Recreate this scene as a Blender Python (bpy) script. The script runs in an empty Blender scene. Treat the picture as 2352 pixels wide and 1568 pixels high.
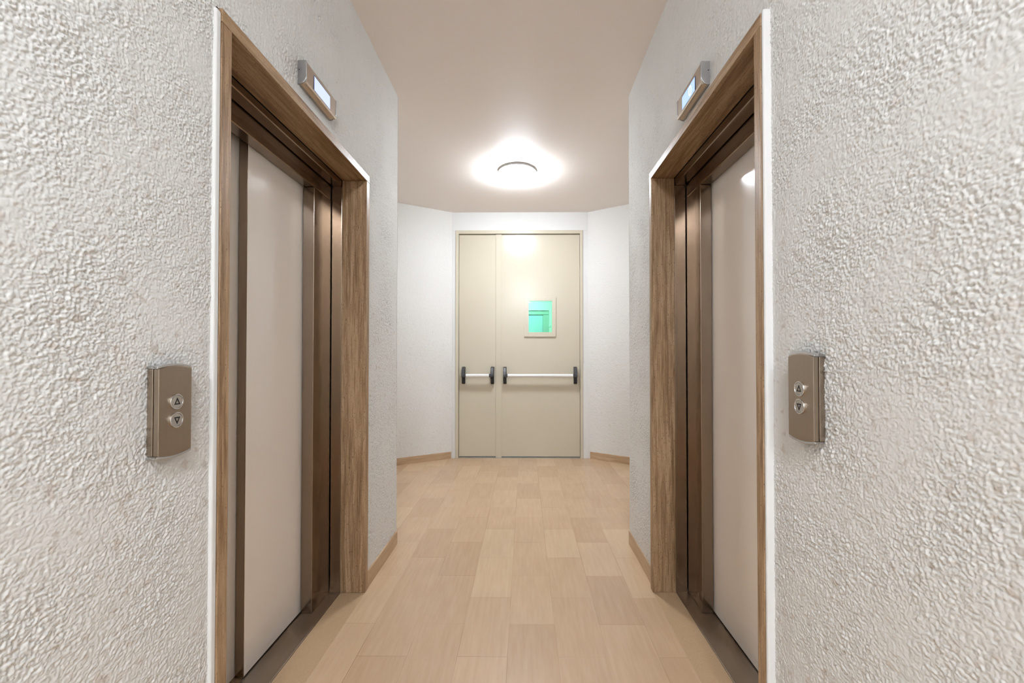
import bpy, bmesh, math, random
import numpy as np
from mathutils import Vector, Matrix

S = bpy.context.scene
C = S.collection
random.seed(4)

# ------------------------------------------------------------------ helpers
def lin(r, g, b):
    f = lambda c: (c/255/12.92) if c/255 <= 0.04045 else ((c/255+0.055)/1.055)**2.4
    return (f(r), f(g), f(b), 1.0)

class N:
    """small wrapper for building node materials"""
    def __init__(self, name):
        self.m = bpy.data.materials.new(name)
        self.m.use_nodes = True
        self.t = self.m.node_tree
        self.b = self.t.nodes['Principled BSDF']
        self.out = self.t.nodes['Material Output']
    def n(self, kind, **kw):
        nd = self.t.nodes.new(kind)
        for k, v in kw.items():
            if k in nd.inputs: nd.inputs[k].default_value = v
            else: setattr(nd, k, v)
        return nd
    def l(self, a, b): self.t.links.new(a, b)
    def set(self, **kw):
        for k, v in kw.items(): self.b.inputs[k.replace('_', ' ')].default_value = v
        return self
    def coords(self, scale=(1, 1, 1), loc=(0, 0, 0), rot=(0, 0, 0)):
        tc = self.n('ShaderNodeTexCoord')
        mp = self.n('ShaderNodeMapping')
        mp.inputs['Scale'].default_value = scale
        mp.inputs['Location'].default_value = loc
        mp.inputs['Rotation'].default_value = rot
        self.l(tc.outputs['Object'], mp.inputs['Vector'])
        return mp.outputs['Vector']
    def noise(self, vec, scale, detail=3, rough=0.5, dist=0.0):
        nd = self.n('ShaderNodeTexNoise')
        nd.inputs['Scale'].default_value = scale
        nd.inputs['Detail'].default_value = detail
        nd.inputs['Roughness'].default_value = rough
        nd.inputs['Distortion'].default_value = dist
        self.l(vec, nd.inputs['Vector'])
        return nd.outputs['Fac']
    def ramp(self, fac, stops):
        r = self.n('ShaderNodeValToRGB')
        e = r.color_ramp.elements
        while len(e) < len(stops): e.new(0.5)
        for i, (p, c) in enumerate(stops):
            e[i].position = p
            e[i].color = c if len(c) == 4 else (*c, 1)
        self.l(fac, r.inputs['Fac'])
        return r.outputs['Color']
    def mix(self, a, b, fac, blend='MIX'):
        m = self.n('ShaderNodeMix', data_type='RGBA', blend_type=blend)
        for sock, v in ((m.inputs[6], a), (m.inputs[7], b), (m.inputs[0], fac)):
            if hasattr(v, 'is_output'): self.l(v, sock)
            else: sock.default_value = v
        return m.outputs[2]
    def math(self, op, a, b=0.0):
        m = self.n('ShaderNodeMath', operation=op)
        for i, v in enumerate((a, b)):
            if hasattr(v, 'is_output'): self.l(v, m.inputs[i])
            else: m.inputs[i].default_value = v
        return m.outputs[0]
    def bump(self, h, strength=0.3, dist=0.002):
        b = self.n('ShaderNodeBump')
        b.inputs['Strength'].default_value = strength
        b.inputs['Distance'].default_value = dist
        self.l(h, b.inputs['Height'])
        self.l(b.outputs['Normal'], self.b.inputs['Normal'])
    def col(self, c): self.l(c, self.b.inputs['Base Color'])

# ------------------------------------------------------------------ materials
M = {}

def roughcast(name, base=(226, 224, 220), worn=0.42):
    k = N(name); k.set(Roughness=0.85, Specular_IOR_Level=0.2)
    v = k.coords()
    c0 = k.mix(lin(*base), lin(base[0]-7, base[1]-8, base[2]-10), k.noise(v, 1.6, 1))
    # tan undercoat showing in scattered small chips
    chip = k.ramp(k.noise(v, 36, 2, 0.6), [(0.61, (0, 0, 0)), (0.68, (1, 1, 1))])
    sz = k.n('ShaderNodeSeparateXYZ'); k.l(v, sz.inputs[0])
    low = k.ramp(k.math('MULTIPLY', sz.outputs['Z'], 0.4), [(0.55, (1, 1, 1)), (0.78, (0.25, 0.25, 0.25))])   # knocked and rubbed lower down
    chip = k.math('MULTIPLY', chip, low)
    k.col(k.mix(c0, lin(186, 166, 148), k.math('MULTIPLY', chip, worn)))
    return k.m
M['roughcast'] = roughcast('roughcast_plaster')
M['roughcast_alcove'] = roughcast('roughcast_plaster_alcove', worn=0.16)

k = N('smooth_white_plaster'); k.set(Roughness=0.7, Specular_IOR_Level=0.3)
v = k.coords(); k.col(k.mix(lin(228, 227, 224), lin(223, 221, 217), k.noise(v, 6, 3))); k.bump(k.noise(v, 60, 3), 0.15, 0.002)
M['plaster'] = k.m

k = N('ceiling_paint'); k.set(Roughness=0.55, Specular_IOR_Level=0.35)
v = k.coords(); k.col(k.mix(lin(244, 235, 229), lin(241, 231, 224), k.noise(v, 1.3, 3))); k.bump(k.noise(v, 90, 2), 0.05, 0.001)
M['ceiling'] = k.m

# floor: 20 x 40 cm honed beige stone in running bond, grain along the corridor
k = N('beige_stone_tiles'); k.set(Roughness=0.27, Specular_IOR_Level=0.5)
tc = k.n('ShaderNodeTexCoord'); sx = k.n('ShaderNodeSeparateXYZ'); k.l(tc.outputs['Object'], sx.inputs[0])
cb = k.n('ShaderNodeCombineXYZ')
k.l(k.math('ADD', sx.outputs['Y'], 0.345), cb.inputs[0]); k.l(k.math('ADD', sx.outputs['X'], 0.068), cb.inputs[1])
br = k.n('ShaderNodeTexBrick', offset=0.5, offset_frequency=2, squash=1.0)
br.inputs['Scale'].default_value = 1.0; br.inputs['Brick Width'].default_value = 0.4; br.inputs['Row Height'].default_value = 0.2
br.inputs['Mortar Size'].default_value = 0.0009; br.inputs['Mortar Smooth'].default_value = 0.3; br.inputs['Bias'].default_value = 0.0
br.inputs['Color1'].default_value = (0, 0, 0, 1); br.inputs['Color2'].default_value = (1, 1, 1, 1); br.inputs['Mortar'].default_value = (0.5, 0.5, 0.5, 1)
k.l(cb.outputs[0], br.inputs['Vector'])
tile = k.ramp(br.outputs['Color'], [(0.0, lin(188, 156, 124)), (0.4, lin(196, 165, 133)), (0.75, lin(201, 170, 138)), (1.0, lin(208, 180, 147))])
g = k.n('ShaderNodeMapping'); g.inputs['Scale'].default_value = (26, 2.2, 1); k.l(tc.outputs['Object'], g.inputs['Vector'])
grain = k.noise(g.outputs[0], 2.2, 4, 0.6)
c = k.mix(tile, k.ramp(grain, [(0.3, lin(190, 158, 126)), (0.7, lin(211, 185, 155))]), 0.33)
blot = k.ramp(k.noise(tc.outputs['Object'], 3.1, 3), [(0.35, (0.97, 0.97, 0.97)), (0.7, (1.03, 1.02, 1.01))])
c = k.mix(c, blot, 1.0, 'MULTIPLY')
jn = k.math('MULTIPLY', br.outputs['Fac'], k.ramp(k.noise(tc.outputs['Object'], 2.3, 2), [(0.42, (0.10, 0.10, 0.10)), (0.64, (0.75, 0.75, 0.75))]))
c = k.mix(c, lin(112, 84, 58), jn)
k.col(c)
k.bump(k.math('SUBTRACT', k.math('MULTIPLY', grain, 0.05), br.outputs['Fac']), 0.15, 0.0008)
M['floor'] = k.m

k = N('beige_skirting_stone'); k.set(Roughness=0.35)
v = k.coords(scale=(3, 3, 26)); k.col(k.ramp(k.noise(v, 2.0, 4), [(0.3, lin(176, 146, 114)), (0.55, lin(190, 160, 128)), (0.75, lin(202, 176, 145))]))
M['skirting'] = k.m

k = N('grainy_threshold_stone'); k.set(Roughness=0.4)
v = k.coords(); k.col(k.mix(k.ramp(k.noise(v, 330, 1, 0.5), [(0.35, lin(176, 146, 112)), (0.65, lin(194, 165, 130))]), lin(188, 158, 124), k.noise(v, 5, 2)))
M['threshold'] = k.m

def travertine(name, scale):
    k = N(name); k.set(Roughness=0.42, Specular_IOR_Level=0.4)
    v = k.coords(scale=scale)
    a = k.noise(v, 1.0, 5, 0.62, 0.35)
    b = k.noise(v, 3.4, 5, 0.72, 0.3)
    c = k.ramp(k.math('ADD', k.math('MULTIPLY', a, 0.48), k.math('MULTIPLY', b, 0.52)),
               [(0.35, lin(108, 80, 53)), (0.44, lin(137, 107, 76)), (0.51, lin(160, 129, 96)), (0.58, lin(182, 152, 119)), (0.66, lin(148, 117, 83))])
    v2 = k.coords(scale=(1.0 if scale[0] > 20 else 0.5, 1.0 if scale[1] > 20 else 0.5, 1.0 if scale[2] > 20 else 0.5))
    p = k.noise(v2, 230, 2, 0.5)
    pit = k.ramp(k.math('MULTIPLY', p, k.math('ADD', 0.72, k.math('MULTIPLY', b, 0.55))), [(0.64, (0, 0, 0)), (0.70, (1, 1, 1))])
    k.col(k.mix(c, lin(74, 48, 26), k.math('MULTIPLY', pit, 0.65)))
    k.bump(k.math('SUBTRACT', k.math('MULTIPLY', b, 0.3), pit), 0.3, 0.001)
    return k.m
M['trav_upright'] = travertine('travertine_upright_veins', (34, 34, 1.7))
M['trav_lintel'] = travertine('travertine_level_veins', (34, 1.7, 34))

def steel(name, c, rough, aniso, stretch):
    k = N(name); k.set(Metallic=1.0, Roughness=rough)
    v = k.coords(scale=stretch)
    n = k.noise(v, 1.0, 3, 0.6)
    k.col(k.mix(lin(*c), lin(c[0]-8, c[1]-8, c[2]-8), n))
    k.l(k.math('ADD', rough-0.02, k.math('MULTIPLY', n, 0.04)), k.b.inputs['Roughness'])
    k.bump(n, 0.02, 0.0003)
    return k.m
M['steel'] = steel('brushed_lift_steel', (152, 136, 120), 0.20, 0.5, (300, 300, 4))
M['steel_head'] = steel('brushed_head_steel', (152, 136, 120), 0.20, 0.5, (300, 4, 300))
M['sill_steel'] = steel('worn_sill_steel', (158, 144, 129), 0.45, 0.3, (120, 6, 120))
M['plate_steel'] = steel('satin_plate_steel', (178, 163, 146), 0.34, 0.4, (300, 300, 5))
M['case_steel'] = steel('satin_case_steel', (192, 179, 166), 0.32, 0.3, (300, 5, 300))
M['rail_steel'] = steel('bright_rail_steel', (222, 210, 196), 0.19, 0.3, (300, 5, 300))
M['chrome'] = steel('polished_chrome', (214, 214, 214), 0.12, 0.0, (40, 40, 40))
M['cap_grey'] = steel('cast_grey_metal', (170, 168, 166), 0.45, 0.0, (90, 90, 90))

k = N('beige_lacquered_steel'); k.set(Roughness=0.16, Specular_IOR_Level=0.5, Coat_Weight=0.3, Coat_Roughness=0.08)
v = k.coords(); k.col(k.mix(lin(249, 240, 230), lin(246, 236, 226), k.noise(v, 1.2, 2)))
M['lift_panel'] = k.m

k = N('cream_door_paint'); k.set(Roughness=0.21, Specular_IOR_Level=0.32)
v = k.coords(); k.col(k.mix(lin(207, 198, 178), lin(202, 192, 171), k.noise(v, 2.5, 3))); k.bump(k.noise(v, 180, 2), 0.03, 0.0006)
M['door_paint'] = k.m

def plain(name, c, rough=0.5, metal=0.0, spec=0.5):
    k = N(name); k.set(Roughness=rough, Metallic=metal, Specular_IOR_Level=spec)
    v = k.coords(); d = tuple(max(0, x-8) for x in c)
    k.col(k.mix(lin(*c), lin(*d), k.noise(v, 25, 3)))
    return k.m
M['black_plastic'] = plain('black_bracket_plastic', (20, 19, 20), 0.45)
M['dark_grey_plastic'] = plain('dark_grey_arm_plastic', (62, 60, 63), 0.4)
M['white_bar'] = plain('white_enamel_bar', (238, 238, 236), 0.25)
M['gap_shade'] = plain('recess_shade', (16, 14, 12), 0.8)  # near-black colour standing in for the shade inside gaps and screw holes
M['groove_brown'] = plain('dark_brown_groove', (70, 55, 42), 0.5, 0.5)
M['rubber'] = plain('black_rubber', (14, 14, 14), 0.6)
M['button_grey'] = plain('satin_button_metal', (186, 178, 168), 0.35, 0.5)
M['arrow_black'] = plain('black_arrow_print', (18, 16, 16), 0.5)
M['bezel_blue'] = plain('blue_grey_screen_bezel', (96, 110, 138), 0.3)
M['lamp_base'] = plain('white_lamp_plastic', (228, 228, 226), 0.4)
M['aluminium'] = plain('aluminium_strip', (178, 176, 168), 0.4, 0.6)
M['landing_wall'] = plain('landing_white_paint', (236, 236, 232), 0.7)
M['landing_frame'] = plain('landing_grey_frame', (184, 190, 188), 0.5)
M['landing_door'] = plain('landing_pale_blue_door', (196, 208, 226), 0.4)
M['white_switch'] = plain('white_switch_plastic', (245, 245, 242), 0.3)

def emis(name, c, st):
    k = N(name); k.set(Roughness=0.3)
    k.b.inputs['Base Color'].default_value = (0.8, 0.8, 0.8, 1)
    k.b.inputs['Emission Color'].default_value = c
    k.b.inputs['Emission Strength'].default_value = st
    return k.m
LAMP = 150.0
M['diffuser'] = emis('lit_opal_diffuser', (0.90, 0.975, 1.07, 1), LAMP*0.66)
M['diffuser_near'] = emis('lit_opal_diffuser_by_lifts', (0.88, 0.975, 1.10, 1), LAMP*0.66)
M['fill_back'] = emis('fill_diffuser_at_the_back', (0.88, 0.975, 1.10, 1), LAMP*1.6)  # glow of the added fill light behind the camera
M['screen_l'] = emis('lit_pale_lcd', lin(196, 208, 250), 0.95)
M['screen_r'] = emis('lit_blue_lcd', lin(172, 200, 255), 0.95)
for s in ('screen_l', 'screen_r'):
    M[s].node_tree.nodes['Principled BSDF'].inputs['Base Color'].default_value = (0.05, 0.06, 0.08, 1)
M['digit'] = emis('lit_white_numeral', (0.93, 0.97, 1, 1), 1.0)

k = N('green_fire_glass')
tr = k.n('ShaderNodeBsdfTransparent'); tr.inputs['Color'].default_value = (0.50, 0.95, 0.77, 1)
gl = k.n('ShaderNodeBsdfGlossy'); gl.inputs['Roughness'].default_value = 0.03
fr = k.n('ShaderNodeFresnel'); fr.inputs['IOR'].default_value = 1.3
mx = k.n('ShaderNodeMixShader'); k.l(fr.outputs[0], mx.inputs[0]); k.l(tr.outputs[0], mx.inputs[1]); k.l(gl.outputs[0], mx.inputs[2])
k.l(mx.outputs[0], k.out.inputs['Surface'])
M['glass'] = k.m

# ------------------------------------------------------------------ mesh helpers
def box(bm, x0, x1, y0, y1, z0, z1):
    x0, x1 = min(x0, x1), max(x0, x1); y0, y1 = min(y0, y1), max(y0, y1); z0, z1 = min(z0, z1), max(z0, z1)
    v = [bm.verts.new(p) for p in ((x0,y0,z0),(x1,y0,z0),(x1,y1,z0),(x0,y1,z0),(x0,y0,z1),(x1,y0,z1),(x1,y1,z1),(x0,y1,z1))]
    for f in ((3,2,1,0),(4,5,6,7),(0,1,5,4),(1,2,6,5),(2,3,7,6),(3,0,4,7)): bm.faces.new([v[i] for i in f])

def prism(bm, pts, axis, a, b):
    """closed outline pts (2-D) pushed along an axis from a to b"""
    mk = {'x': lambda p, t: (t, p[0], p[1]), 'y': lambda p, t: (p[0], t, p[1]), 'z': lambda p, t: (p[0], p[1], t)}[axis]
    A = [bm.verts.new(mk(p, a)) for p in pts]; B = [bm.verts.new(mk(p, b)) for p in pts]
    n = len(pts)
    bm.faces.new(A); bm.faces.new(B[::-1])
    for i in range(n): bm.faces.new((A[i], B[i], B[(i+1) % n], A[(i+1) % n]))

def ring(bm, outer, inner, axis, a, b):
    mk = {'x': lambda p, t: (t, p[0], p[1]), 'y': lambda p, t: (p[0], t, p[1])}[axis]
    n = len(outer)
    L = [[bm.verts.new(mk(p, t)) for p in pts] for t in (a, b) for pts in (outer, inner)]
    for i in range(n):
        j = (i+1) % n
        bm.faces.new((L[0][i], L[0][j], L[1][j], L[1][i])); bm.faces.new((L[2][i], L[3][i], L[3][j], L[2][j]))
        bm.faces.new((L[0][i], L[2][i], L[2][j], L[0][j])); bm.faces.new((L[1][i], L[1][j], L[3][j], L[3][i]))

def lathe(bm, prof, seg=48, cx=0, cy=0):
    """prof: list of (radius, z); r == 0 closes the pole"""
    rows = []
    for r, z in prof:
        if r < 1e-6: rows.append([bm.verts.new((cx, cy, z))])
        else: rows.append([bm.verts.new((cx+r*math.cos(2*math.pi*i/seg), cy+r*math.sin(2*math.pi*i/seg), z)) for i in range(seg)])
    for a, b in zip(rows, rows[1:]):
        for i in range(seg):
            j = (i+1) % seg
            if len(a) == 1 and len(b) == 1: continue
            if len(a) == 1: bm.faces.new((a[0], b[i], b[j]))
            elif len(b) == 1: bm.faces.new((a[i], b[0], a[j]))
            else: bm.faces.new((a[i], b[i], b[j], a[j]))

PERM = np.random.RandomState(7).permutation(4096)
def hsh(i, j, k): return PERM[(PERM[(PERM[i & 4095] + j) & 4095] + k) & 4095]
def perlin(x, y, seed):
    i, j = np.floor(x).astype(int), np.floor(y).astype(int); fx, fy = x-i, y-j
    ux, uy = fx*fx*fx*(fx*(fx*6-15)+10), fy*fy*fy*(fy*(fy*6-15)+10)
    def g(a, b):
        t = hsh(i+a, j+b, seed)*(2*np.pi/4096); return np.cos(t)*(fx-a) + np.sin(t)*(fy-b)
    return (g(0, 0)*(1-ux)+g(1, 0)*ux)*(1-uy) + (g(0, 1)*(1-ux)+g(1, 1)*ux)*uy
def worley(x, y, seed):
    i, j = np.floor(x).astype(int), np.floor(y).astype(int); d = np.full(x.shape, 9.0)
    for a in (-1, 0, 1):
        for b in (-1, 0, 1):
            px = i+a + hsh(i+a, j+b, seed)/4096; py = j+b + hsh(i+a, j+b, seed+1)/4096
            d = np.minimum(d, (px-x)**2 + (py-y)**2)
    return np.sqrt(d)
def relief(u, v, seed):
    """thrown-on plaster: pebbly grains, ridges and slow waves; about -1..1"""
    wu = u + 0.004*perlin(u*80, v*80, seed+3); wv = v + 0.004*perlin(u*80+9.1, v*80, seed+4)
    h = 0.90*(0.5 - worley(wu*215, wv*215, seed)) + 0.40*(0.5 - worley(wu*400, wv*400, seed+12))
    h += 0.70*perlin(wu*150, wv*150, seed+5) + 0.25*perlin(wu*370, wv*370, seed+6)
    h += 0.42*perlin(u*58, v*58, seed+8) + 0.35*perlin(u*19, v*19, seed+10)
    patch = np.clip(0.75 + 0.8*perlin(u*6, v*6, seed+9), 0.35, 1.15)
    return h*patch
def grid(chunks, o, u, v, lu, lv, step, amp=0.0, seed=0):
    """quad grid on a plane, normal u x v, pushed out by the plaster relief"""
    nu, nv = max(1, round(lu/step)), max(1, round(lv/step))
    o, u, v = np.array(o, float), np.array(u, float), np.array(v, float); n = np.cross(u, v)
    gu, gv = np.meshgrid(np.linspace(0, lu, nu+1), np.linspace(0, lv, nv+1))
    P = o + gu[..., None]*u + gv[..., None]*v
    if amp: P = P + n*(amp*relief((o[1]+gu*u[1] if abs(u[1]) > 0.9 else gu)+7, gv+o[2]+3, seed))[..., None]
    idx = np.arange((nu+1)*(nv+1)).reshape(nv+1, nu+1)
    F = np.stack([idx[:-1, :-1], idx[:-1, 1:], idx[1:, 1:], idx[1:, :-1]], -1).reshape(-1, 4)
    chunks.append((P.reshape(-1, 3), F))

def link(name, me, mat, parent=None, smooth=False):
    o = bpy.data.objects.new(name, me); C.objects.link(o)
    me.materials.append(M[mat] if isinstance(mat, str) else mat)
    if parent: o.parent = parent
    if smooth:
        for p in me.polygons: p.use_smooth = True
    return o

def obj(name, bm, mat, parent=None, bevel=0.0, seg=2, smooth=False, org=None):
    """bm is in world space when org is None and the parent sits at its own location"""
    bmesh.ops.recalc_face_normals(bm, faces=bm.faces[:])
    off = Vector((0, 0, 0))
    q = parent
    while q is not None:
        off += q.location; q = q.parent
    if org != 'local':
        bmesh.ops.translate(bm, verts=bm.verts[:], vec=-off)
    me = bpy.data.meshes.new(name); bm.to_mesh(me); bm.free()
    o = link(name, me, mat, parent, smooth)
    if bevel:
        md = o.modifiers.new('Bevel', 'BEVEL'); md.width = bevel; md.segments = seg; md.limit_method = 'ANGLE'
        md.angle_limit = math.radians(40)
    return o

def B(*boxes):
    bm = bmesh.new()
    for b in boxes: box(bm, *b)
    return bm

def empty(name, loc, label=None, cat=None, group=None, kind=None):
    o = bpy.data.objects.new(name, None); C.objects.link(o); o.location = loc; o.empty_display_size = 0.05
    tag(o, label, cat, group, kind); return o
def tag(o, label=None, cat=None, group=None, kind=None):
    for k_, v_ in (('label', label), ('category', cat), ('group', group), ('kind', kind)):
        if v_: o[k_] = v_
    return o
def gridobj(name, parts, mat, label, cat):
    ch = []
    for p in parts: grid(ch, *p)
    me = bpy.data.meshes.new(name); base = 0; V, F = [], []
    for p, f in ch: V.append(p); F.append(f+base); base += len(p)
    V, F = np.concatenate(V), np.concatenate(F)
    me.vertices.add(len(V)); me.vertices.foreach_set('co', V.astype(np.float32).ravel())
    me.loops.add(F.size); me.loops.foreach_set('vertex_index', F.astype(np.int32).ravel())
    me.polygons.add(len(F)); me.polygons.foreach_set('loop_start', np.arange(0, F.size, 4, dtype=np.int32))
    me.update(calc_edges=True); me.validate()
    o = link(name, me, mat, None, False)
    me.polygons.foreach_set('use_smooth', np.ones(len(F), dtype=bool))
    return tag(o, label, cat, kind='structure')

# ------------------------------------------------------------------ room shell
H = 2.848
XL, XR = -0.812, 0.666          # faces of the two lift walls
YL, YR = 2.62, 2.63             # where those walls end
YB = 4.79                       # fire-door wall
BACK = -4.6                     # hall behind the photographer

# lifts: (sign, wall, stone face, reveal end, steel face, door face, near outer, near inner, far inner, far outer, head under, head top, soffit, header under)
LIFTS = {
 'L': dict(s=-1, wall=0.812, st=0.802, re=0.927, fa=0.981, do=1.037, no=1.079, ni=1.1165, fi=2.085, fo=2.123, hu=2.082, ht=2.1185, so=2.052, he=1.981, jf=1.914),
 'R': dict(s=1, wall=0.666, st=0.645, re=0.763, fa=0.821, do=0.877, no=1.126, ni=1.160, fi=2.104, fo=2.138, hu=2.098, ht=2.133, so=2.060, he=1.994, jf=1.935)}

fl = obj('floor', B((-2.6, 2.6, BACK-0.1, 9.6, -0.12, 0)), 'floor')
tag(fl, 'beige stone floor of long narrow tiles in running bond', 'floor', kind='structure')
ce = obj('ceiling', B((-2.6, 2.6, BACK-0.1, 9.6, H, H+0.12)), 'ceiling')
tag(ce, 'plain pinkish beige painted ceiling over the lift lobby', 'ceiling', kind='structure')

def side_wall(L, yend, name, label):
    x = L['s']*L['wall']
    parts = []
    A = 0.0036; sd = 11 if L['s'] < 0 else 41
    def add(y0, y1, z0, z1, st, amp=A):
        # normal towards the corridor centre
        if L['s'] < 0: parts.append(((x, y0, z0), (0, 1, 0), (0, 0, 1), y1-y0, z1-z0, st, amp, sd))
        else: parts.append(((x, y1, z0), (0, -1, 0), (0, 0, 1), y1-y0, z1-z0, st, amp, sd))
    add(BACK, -0.60, 0, H, 0.03, 0.002)
    add(-0.602, 0.50, 0, H, 0.0036)
    add(0.498, L['no']-0.008, 0, H, 0.0018)
    add(L['no']-0.010, L['fo']+0.001, L['ht']-0.002, H, 0.0026)
    add(L['fo']-0.001, yend, 0, H, 0.0028)
    # return face round the corner into the alcove
    X1 = L['s']*2.0
    if L['s'] < 0: parts.append(((x+0.002, yend, 0), (-1, 0, 0), (0, 0, 1), abs(X1-x), H, 0.03, 0.003, 5))
    else: parts.append(((X1, yend, 0), (-1, 0, 0), (0, 0, 1), abs(X1-x)+0.002, H, 0.03, 0.003, 5))
    return gridobj(name, parts, 'roughcast', label, 'wall')
side_wall(LIFTS['L'], YL, 'wall_left', 'white roughcast wall around the left lift')
side_wall(LIFTS['R'], YR, 'wall_right', 'white roughcast wall around the right lift')

def oblique(name, p0, p1, label):
    """p0 at the fire-door wall, p1 out to the side, then on towards the camera"""
    p0, p1 = Vector((*p0, 0)), Vector((*p1, 0)); d = (p1-p0); u = d.normalized()
    parts = []
    if p1.x < 0: parts.append((tuple(p1), tuple(-u), (0, 0, 1), d.length, H, 0.0045, 0.0030, 61))
    else: parts.append((tuple(p0), tuple(u), (0, 0, 1), d.length, H, 0.0045, 0.0030, 61))
    if p1.x < 0: parts.append(((p1.x, YL-0.1, 0), (0, 1, 0), (0, 0, 1), p1.y-YL+0.1, H, 0.03, 0.003, 71))
    else: parts.append(((p1.x, p1.y, 0), (0, -1, 0), (0, 0, 1), p1.y-YR+0.1, H, 0.03, 0.003, 71))
    return gridobj(name, parts, 'roughcast_alcove', label, 'wall')
OL0, OL1 = (-0.842, 4.785), (-1.95, 4.14)
OR0, OR1 = (0.727, 4.795), (1.95, 4.02)
oblique('wall_back_left', OL0, OL1, 'white roughcast wall slanting to the left of the fire door')
oblique('wall_back_right', OR0, OR1, 'white roughcast wall slanting to the right of the fire door')

FX0, FX1, FZ = -0.8005, 0.672, 2.637
bw = obj('wall_back', B((-2.2, FX0, YB, YB+0.16, 0, H), (FX1, 2.2, YB, YB+0.16, 0, H), (FX0-0.05, FX1+0.05, YB-0.004, YB+0.16, FZ, H)), 'plaster')
tag(bw, 'smooth white plaster wall over and beside the cream fire door', 'wall', kind='structure')
fw = obj('wall_front', B((-2.0, 2.0, BACK-0.1, BACK, 0, H)), 'plaster')
tag(fw, 'plain white plaster end wall of the lift corridor', 'wall', kind='structure')

# skirting
def skirt(name, boxes, label): 
    return tag(obj(name, B(*boxes), 'skirting', bevel=0.0015), label, 'skirting', kind='structure')
skirt('baseboard_left', [(XL-0.01, -0.8045, LIFTS['L']['fo'], YL+0.002, 0, 0.084)], 'beige stone skirting on the left wall past the lift')
skirt('baseboard_right', [(0.6595, XR+0.01, LIFTS['R']['fo'], YR+0.01, 0, 0.084)], 'beige stone skirting on the right wall past the lift')
def obl_skirt(name, p0, p1, h, label, start):
    p0, p1 = Vector(p0), Vector(p1); u = (p1-p0).normalized(); nrm = Vector((-u.y, u.x))
    if nrm.y > 0: nrm = -nrm
    a = p0 + u*start; t = 0.011
    pts = [a - nrm*0.01, p1 - nrm*0.01, p1 + nrm*t, a + nrm*t]
    bm = bmesh.new(); prism(bm, [(p.x, p.y) for p in pts], 'z', 0, h)
    return tag(obj(name, bm, 'skirting', bevel=0.0015), label, 'skirting', kind='structure')
obl_skirt('baseboard_back_left', OL0, OL1, 0.076, 'beige stone skirting slanting to the left of the fire door', 0.01)
obl_skirt('baseboard_back_right', OR0, OR1, 0.080, 'beige stone skirting slanting to the right of the fire door', 0.035)

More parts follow.
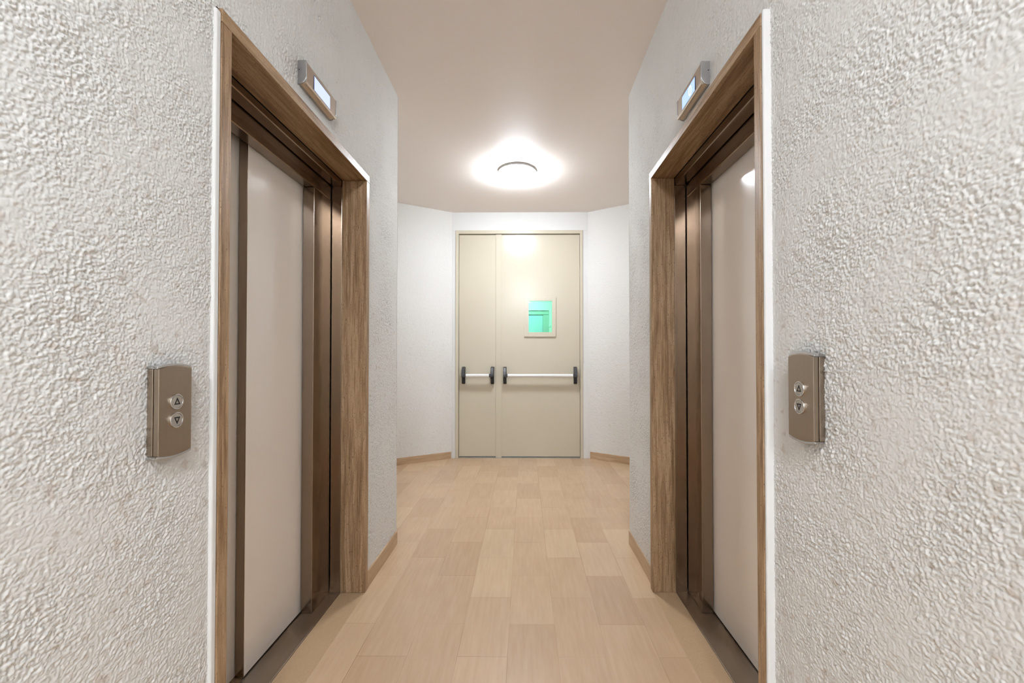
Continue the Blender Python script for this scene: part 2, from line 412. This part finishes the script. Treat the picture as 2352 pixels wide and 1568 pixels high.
# ------------------------------------------------------------------ lifts
def lift(key, side, tn, dn):
    L = LIFTS[key]; s = L['s']; X = lambda d: s*d
    # brown travertine surround
    t = empty('trim_%d' % tn, (X(L['st']), (L['no']+L['fo'])/2, 0), 'brown travertine surround framing the %s lift opening' % side, 'door surround', kind='structure')
    obj('jamb', B((X(L['st']), X(L['re']), L['no'], L['ni'], 0, L['hu']-0.0008)), 'trav_upright', t, 0.0015)
    obj('jamb', B((X(L['st']), X(L['re']), L['fi'], L['fo'], 0.002, L['hu']-0.0008)), 'trav_upright', t, 0.0015)
    obj('lintel', B((X(L['st']), X(L['re']), L['no'], L['fo'], L['hu'], L['ht'])), 'trav_lintel', t, 0.0015)
    # white smooth plaster margin on the near side
    b = obj('trim_%d' % (tn+2), B((X(L['st']+0.001), X(L['wall']+0.03), L['no']-(0.019 if s < 0 else 0.0125), L['no']-0.0003, 0, L['ht']-(0.012 if s < 0 else -0.004))), 'plaster', None, 0.005, 3)
    tag(b, 'narrow white plaster margin beside the %s lift surround' % side, 'plaster margin', kind='structure')
    # stone strip in front of the sill
    th = obj('trim_%d' % (tn+4), B((X(L['st']), X(L['re']-0.001), L['ni'], L['fi'], -0.02, 0.0015)), 'threshold', None, 0.0008)
    tag(th, 'grainy beige stone strip across the foot of the %s lift opening' % side, 'threshold', kind='structure')
    # steel portal and sliding panels
    d = empty('door_%d' % dn, (X(L['do']), (L['ni']+L['fi'])/2, 0),
              'beige sliding lift door in a brown steel portal on the %s' % side, 'lift door', kind='structure')
    g = 0.0025
    for y0, y1 in ((L['fi'], L['fi']+0.03), (L['ni']-0.03, L['ni'])):
        obj('jamb_liner', B((X(L['re']+0.001), X(L['fa']-0.002), y0, y1, 0.004, L['so']-0.001)), 'steel', d, 0.0012)
    obj('soffit_liner', B((X(L['re']+0.0015), X(L['fa']-0.0025), L['ni']-0.03, L['fi']+0.03, L['so'], L['hu']-0.001)), 'steel_head', d, 0.003, 1)
    w = L['fi']-L['jf']
    obj('jamb_post', B((X(L['fa']+0.001), X(L['do']-0.003), L['jf'], L['fi']-g, 0.004, L['he']-0.0012)), 'steel', d, 0.0012)
    obj('jamb_post', B((X(L['fa']+0.001), X(L['do']-0.003), L['ni']+g, L['ni']+w, 0.004, L['he']-0.0012)), 'steel', d, 0.0012)
    obj('header', B((X(L['fa']+0.001), X(L['do']-0.003), L['ni']+g, L['fi']-g, L['he'], L['so']+0.02)), 'steel_head', d, 0.003, 1)
    top = L['he']+0.03
    lead = L['jf']-0.384
    p = obj('door_panel', B((X(L['do']), X(L['do']+0.030), lead+0.003, L['jf']+0.05, 0.009, top)), 'lift_panel', d, 0.0015)
    obj('steel_edge', B((X(L['do']-0.0003), X(L['do']+0.0305), lead, lead+0.0035, 0.009, top)), 'steel', p, 0.0008)
    p2 = obj('door_panel', B((X(L['do']+0.034), X(L['do']+0.064), L['ni']-0.02, lead+0.05, 0.009, top)), 'lift_panel', d, 0.0015)
    obj('sill', B((X(L['re']), X(L['do']+0.004), L['ni'], L['fi'], -0.01, 0.004), (X(L['do']+0.004), X(L['do']+0.09), L['ni'], L['fi'], -0.01, -0.004)), 'sill_steel', d, 0.001)
    obj('dark_backing', B((X(L['do']+0.09), X(L['do']+0.11), L['ni']-0.2, L['fi']+0.2, -0.05, 2.3),  # near-black boxes added behind the doors to stop light and darken gaps
                          (X(L['do']+0.002), X(L['do']+0.11), L['ni']-0.06, L['ni']-0.03, -0.05, 2.3),
                          (X(L['do']+0.002), X(L['do']+0.11), L['fi']+0.03, L['fi']+0.06, -0.05, 2.3),
                          (X(L['re']+0.005), X(L['do']+0.11), L['ni']-0.03, L['fi']+0.03, L['hu']+0.001, L['hu']+0.02)), 'gap_shade', d)
    return d
lift('L', 'left', 1, 1)
lift('R', 'right', 2, 2)

# ------------------------------------------------------------------ call panels (local frame: +x out of the wall)
def arch(w, h, rise, n=14, inset=0.0):
    """outline with bowed top and bottom, in (y, z)"""
    w, h = w/2-inset, h/2-inset
    pts = []
    for i in range(n+1):
        y = w - 2*w*i/n; pts.append((y, h - rise + rise*(1-(y/w)**2)))
    for i in range(n+1):
        y = -w + 2*w*i/n; pts.append((y, -h + rise - rise*(1-(y/w)**2)))
    return pts
def circ(r, n=36, cy=0, cz=0): return [(cy+r*math.cos(2*math.pi*i/n), cz+r*math.sin(2*math.pi*i/n)) for i in range(n)]

def call_panel(loc, label):
    t = empty('call_panel', loc, label, 'lift call panel', 'lift call panels')
    w, h = 0.088, 0.200
    bm = bmesh.new(); prism(bm, arch(w, h, 0.006), 'x', -0.012, 0.0125); obj('back_plate', bm, 'plate_steel', t, 0.0008, org='local')
    bm = bmesh.new(); prism(bm, arch(w, h, 0.006, inset=0.0022), 'x', 0.0125, 0.0145); obj('groove', bm, 'groove_brown', t, org='local')
    bm = bmesh.new(); prism(bm, arch(w, h, 0.006), 'x', 0.0145, 0.0255)
    fp = obj('face_plate', bm, 'plate_steel', t, 0.0007, 1, org='local')
    for q in (1, -1):
        # chrome strip capping the bowed end
        bm = bmesh.new(); n = 14; out, inn = [], []
        for i in range(n+1):
            y = -w/2-0.001 + (w+0.002)*i/n; z = (h/2 - 0.006 + 0.006*(1-(2*y/(w+0.002))**2))
            inn.append((y, q*(z+0.0002))); out.append((y, q*(z+0.0056)))
        prism(bm, out + inn[::-1], 'x', -0.005, 0.0245); obj('end_cap', bm, 'chrome', t, 0.001, org='local')
    for q, cz in ((1, 0.0195), (-1, -0.0215)):
        bm = bmesh.new(); ring(bm, circ(0.0175, cz=cz), circ(0.0148, cz=cz), 'x', 0.0250, 0.0295); 
        b = obj('button', bm, 'chrome', t, 0.0008, org='local', smooth=False)
        bm = bmesh.new(); prism(bm, circ(0.0146, cz=cz), 'x', 0.0250, 0.0288); obj('button_cap', bm, 'button_grey', b, 0.0006, org='local')
        R = 0.0108; tri = [(R*math.sin(a), cz + q*(R*math.cos(a) - 0.0012)) for a in (0, 2*math.pi/3, 4*math.pi/3)]
        tri = [(y*0.88, z) for y, z in tri]
        cy = sum(p[0] for p in tri)/3; czz = sum(p[1] for p in tri)/3
        inn = [(cy + (y-cy)*0.50, czz + (z-czz)*0.50) for y, z in tri]
        bm = bmesh.new(); ring(bm, tri, inn, 'x', 0.0286, 0.0292); obj('arrow', bm, 'arrow_black', b, org='local')
    return t
def dup(root, loc, rotz, label):
    r = root.copy(); C.objects.link(r); r.location = loc; r.rotation_euler = (0, 0, rotz); r['label'] = label
    for ch in list(root.children):
        c_ = ch.copy(); C.objects.link(c_); c_.parent = r
        for g_ in list(ch.children):
            e_ = g_.copy(); C.objects.link(e_); e_.parent = c_
    return r
cp = call_panel((XL, 0.9275, 1.0735), 'brushed steel lift call panel with up and down buttons on the left wall')
dup(cp, (XR, 0.9675, 1.1000), math.pi, 'brushed steel lift call panel with up and down buttons on the right wall')

# ------------------------------------------------------------------ floor indicators above the lifts (local frame: +x out of wall, y along)
def indicator(loc, label):
    t = empty('floor_indicator', loc, label, 'lift floor display', 'lift floor displays')
    l, h = 0.228, 0.083
    prof = [(-0.012, 0.0), (0.010, 0.0), (0.022, 0.006), (0.0295, 0.016), (0.0305, h-0.004), (0.028, h), (-0.012, h)]
    bm = bmesh.new(); prism(bm, prof, 'y', -l/2, l/2); obj('housing', bm, 'case_steel', t, 0.0012, org='local')
    # half-round rail along the lower edge
    bm = bmesh.new(); pts = [(0.0255+0.0062*math.cos(a), 0.0085+0.0062*math.sin(a)) for a in [2*math.pi*i/20 for i in range(20)]]
    prism(bm, pts, 'y', -l/2-0.001, l/2+0.001); obj('rail', bm, 'rail_steel', t, org='local')
    for q in (-1, 1):
        bm = bmesh.new(); pe = [(-0.012, -0.001), (0.010, -0.001), (0.020, 0.004), (0.028, 0.013), (0.0325, 0.024), (0.0325, h-0.004), (0.030, h+0.001), (-0.012, h+0.001)]
        prism(bm, pe, 'y', q*l/2, q*(l/2+0.005)); c_ = obj('end_cap', bm, 'cap_grey', t, 0.0012, org='local')
        bm = bmesh.new(); prism(bm, [(0.006+0.0018*math.cos(2*math.pi*i/12), 0.050+0.0018*math.sin(2*math.pi*i/12)) for i in range(12)], 'y', q*(l/2+0.0045), q*(l/2+0.0056))
        obj('screw_hole', bm, 'gap_shade', c_, org='local')
    sy, sz = 0.0, 0.0385
    bm = B((0.030, 0.0312, sy-0.0645, sy+0.0645, sz-0.0285, sz+0.0285)); sc = obj('screen_bezel', bm, 'bezel_blue', t, 0.0005, org='local')
    return t, sc
def oval(ry, rz, n=32, cy=0, cz=0): return [(cy+ry*math.copysign(abs(math.cos(a))**0.7, math.cos(a)), cz+rz*math.copysign(abs(math.sin(a))**0.7, math.sin(a))) for a in [2*math.pi*i/n for i in range(n)]]
# the screens differ (the right one shows a numeral), so each is finished on its own
il, bl = indicator((XL, 1.579, 2.168), 'lit floor display in a steel case above the left lift')
obj('screen', B((0.0310, 0.0316, -0.0615, 0.0615, 0.0385-0.0255, 0.0385+0.0255)), 'screen_l', bl, org='local')
ir, br_ = indicator((XR, 1.598, 2.170), 'lit floor display in a steel case above the right lift')
ir.rotation_euler = (0, 0, math.pi)
obj('screen', B((0.0310, 0.0316, -0.0615, 0.0615, 0.0385-0.0255, 0.0385+0.0255)), 'screen_r', br_, org='local')
bm = bmesh.new(); ring(bm, oval(0.0125, 0.0178, cy=0.019, cz=0.0392), oval(0.0080, 0.0138, cy=0.019, cz=0.0392), 'x', 0.0316, 0.0319)
obj('numeral', bm, 'digit', br_, org='local')

# ------------------------------------------------------------------ fire door
dd = empty('door_3', ((FX0+FX1)/2, YB, 0), 'cream double fire door with panic bars and green vision pane', 'fire door', kind='structure')
bm = bmesh.new(); prism(bm, [(FX0, 0), (FX0+0.034, 0), (FX0+0.034, FZ-0.040), (FX1-0.030, FZ-0.040), (FX1-0.030, 0), (FX1, 0), (FX1, FZ), (FX0, FZ)], 'y', YB-0.012, YB+0.10)
fr_ = obj('frame', bm, 'door_paint', dd, 0.002)
LZ0, LZ1, LY0, LY1 = 0.016, 2.587, 4.800, 4.860
xl0, xl1, xr0, xr1 = -0.762, -0.302, -0.299, 0.638
def bars(parent, xa, xb, z=0.955):
    """bracket at each end, bar between"""
    y = LY0
    for q, xc in ((1, xa), (-1, xb)):
        bm = bmesh.new()
        prism(bm, [(y, z-0.098), (y-0.030, z-0.098), (y-0.040, z-0.085), (y-0.044, z+0.02), (y-0.040, z+0.085), (y-0.026, z+0.098), (y, z+0.098)], 'x', xc-0.019, xc+0.019)
        br = obj('bracket', bm, 'black_plastic', parent, 0.004)
        bm = bmesh.new(); a = []
        # swept arm: from the top of the bracket down and out to the bar
        top = [(y-0.038, z+0.126-0.03), (y-0.058, z+0.085), (y-0.082, z+0.045), (y-0.098, z+0.012), (y-0.100, z-0.012), (y-0.088, z-0.021), (y-0.072, z-0.018), (y-0.060, z+0.01), (y-0.045, z+0.035), (y-0.036, z+0.05)]
        prism(bm, top, 'x', xc-0.016, xc+0.016)
        box(bm, xc+q*0.010, xc+q*0.034, y-0.099, y-0.064, z-0.0195, z+0.0195)
        obj('arm', bm, 'dark_grey_plastic', parent, 0.004)
    bm = bmesh.new(); prism(bm, [(y-0.082+0.0190*math.cos(2*math.pi*i/28), z+0.0190*math.sin(2*math.pi*i/28)) for i in range(28)], 'x', xa+0.034, xb-0.034)
    obj('push_bar', bm, 'white_bar', parent)
# fixed narrow leaf
l1 = obj('door_leaf', B((xl0, xl1, LY0, LY1, LZ0, LZ1)), 'door_paint', dd, 0.002)
bars(l1, -0.705, -0.372)
# wide active leaf with the hole for the pane and an overlapping cover strip
gx0, gx1, gz0, gz1 = 0.038, 0.326, 1.445, 1.823
l2 = obj('door_leaf', B((xr0, gx0, LY0, LY1, LZ0, LZ1), (gx1, xr1, LY0, LY1, LZ0, LZ1), (gx0, gx1, LY0, LY1, LZ0, gz0), (gx0, gx1, LY0, LY1, gz1, LZ1)), 'door_paint', dd)
obj('cover_strip', B((-0.334, -0.268, LY0-0.012, LY0, 0.006, LZ1+0.003)), 'door_paint', l2, 0.002)
bars(l2, -0.228, 0.585)
bm = B((-0.005, 0.047, LY0-0.017, LY0+0.004, 1.4016, 1.8615), (0.317, 0.363, LY0-0.017, LY0+0.004, 1.4016, 1.8615), (0.047, 0.317, LY0-0.017, LY0+0.004, 1.4016, 1.4535), (0.047, 0.317, LY0-0.017, LY0+0.004, 1.8155, 1.8615))
vf = obj('vision_frame', bm, 'door_paint', l2, 0.0012)
bm = bmesh.new()
for x, z in ((0.06+0.07, 1.84), (0.06+0.18, 1.84), (0.13, 1.425), (0.24, 1.425), (0.02, 1.72), (0.02, 1.54), (0.342, 1.72), (0.342, 1.54)):
    prism(bm, [(x+0.004*math.cos(2*math.pi*i/12), z+0.004*math.sin(2*math.pi*i/12)) for i in range(12)], 'y', LY0-0.0182, LY0-0.0165)
obj('screws', bm, 'aluminium', l2)
obj('glass', B((gx0, gx1, LY0+0.018, LY0+0.030, gz0, gz1)), 'glass', l2)
tag(l2.children[-1], 'green tinted glass')
obj('threshold_strip', B((FX0+0.02, FX1-0.02, YB-0.004, YB+0.10, 0, 0.007)), 'aluminium', dd, 0.001)

# ------------------------------------------------------------------ landing seen through the pane
YF = 9.0
lw = obj('wall_far', B((0.53, 2.3, YF, YF+0.4, 0, H), (-2.3, 0.53, YF, YF+0.4, 2.150, H), (-2.3, -1.2, YF, YF+0.4, 0, 2.150)), 'landing_wall')
tag(lw, 'white landing wall seen through the green pane', 'wall', kind='structure')
lw2 = obj('wall_far_left', B((-2.3, -2.2, YB+0.16, YF, 0, H)), 'landing_wall'); tag(lw2, 'white side wall of the landing behind the fire door on its left', 'wall', kind='structure')
lw3 = obj('wall_far_right', B((2.2, 2.3, YB+0.16, YF, 0, H)), 'landing_wall'); tag(lw3, 'white side wall of the landing behind the fire door on its right', 'wall', kind='structure')
d4 = empty('door_4', (-0.35, YF+0.3, 0), 'pale blue door in a grey frame seen through the green pane', 'door', kind='structure')
obj('frame', B((0.40, 0.528, YF+0.02, YF+0.30, 0, 2.055), (-1.198, 0.528, YF+0.02, YF+0.30, 2.06, 2.148), (-1.198, -1.1, YF+0.02, YF+0.30, 0, 2.055)), 'landing_frame', d4, 0.004)
obj('door_leaf', B((-1.1, 0.397, YF+0.04, YF+0.09, 0.01, 2.055)), 'landing_door', d4, 0.004)
tag(obj('light_switch', B((0.5325, 0.560, YF-0.012, YF, 1.79, 1.835)), 'white_switch', None, 0.003), 'small white switch on the landing wall, behind the green pane', 'switch')

# ------------------------------------------------------------------ ceiling lights
def ceiling_light(loc, label, mat):
    t = empty('ceiling_light', loc, label, 'ceiling light')
    r = 0.168
    bm = bmesh.new(); lathe(bm, [(0, 0), (r*0.97, 0), (r*0.97, -0.010), (0, -0.010)]); obj('base', bm, 'lamp_base', t, org='local')
    bm = bmesh.new(); lathe(bm, [(0, -0.013), (r*0.9, -0.013), (r+0.003, -0.013), (r+0.004, -0.021), (r+0.001, -0.022)]); obj('rim', bm, 'lamp_base', t, org='local')
    n = 7; prof = [(r, -0.0215)] + [(r*math.cos(a), -0.034-0.064*math.sin(a)) for a in [math.pi/2*i/n for i in range(n)]] + [(0, -0.098)]
    bm = bmesh.new(); lathe(bm, prof); obj('diffuser', bm, mat, t, org='local', smooth=True)
    return t
ceiling_light((-0.066, 3.70, H), 'lit round white ceiling light in front of the fire door', 'diffuser')
ceiling_light((0.02, -0.75, H), 'lit round white ceiling light over the near end of the corridor', 'diffuser_near')
ceiling_light((0.0, -2.95, H), 'added unseen fill light at the far back of the corridor', 'fill_back')  # unseen, added behind the camera to even out the corridor light

# assumed, unseen lamp added to light the landing behind the fire door
ld = bpy.data.lights.new('landing_fill_lamp', 'AREA'); ld.shape = 'DISK'; ld.size = 0.35; ld.energy = 50; ld.color = (1, 0.98, 0.95)
lo = bpy.data.objects.new('landing_fill_lamp', ld); C.objects.link(lo); lo.location = (-0.1, 8.1, H-0.05)

# ------------------------------------------------------------------ world, camera, view
w = bpy.data.worlds.new('World'); S.world = w; w.use_nodes = True
w.node_tree.nodes['Background'].inputs[0].default_value = (0, 0, 0, 1)
w.node_tree.nodes['Background'].inputs[1].default_value = 0.0

cam = bpy.data.cameras.new('camera'); co = bpy.data.objects.new('camera', cam); C.objects.link(co)
cam.sensor_fit = 'HORIZONTAL'; cam.sensor_width = 36.0; cam.lens = 950/2352*36
cam.shift_x = -21/2352; cam.shift_y = 17/2352
cam.clip_start = 0.05
co.location = (0, 0, 1.2)
co.rotation_euler = (math.pi/2 + math.atan(12/950), 0, math.atan(8/950))
S.camera = co

S.view_settings.view_transform = 'Standard'; S.view_settings.look = 'None'
S.view_settings.gamma = 1.0; S.view_settings.use_curve_mapping = False
S.view_settings.exposure = 0.38
S.cycles.max_bounces = 6; S.cycles.diffuse_bounces = 4; S.cycles.glossy_bounces = 4; S.cycles.transparent_max_bounces = 8
S.cycles.use_light_tree = False; S.cycles.use_adaptive_sampling = True; S.cycles.adaptive_threshold = 0.08; S.cycles.adaptive_min_samples = 16
S.cycles.sample_clamp_indirect = 6.0
S.cycles.caustics_reflective = False; S.cycles.caustics_refractive = False
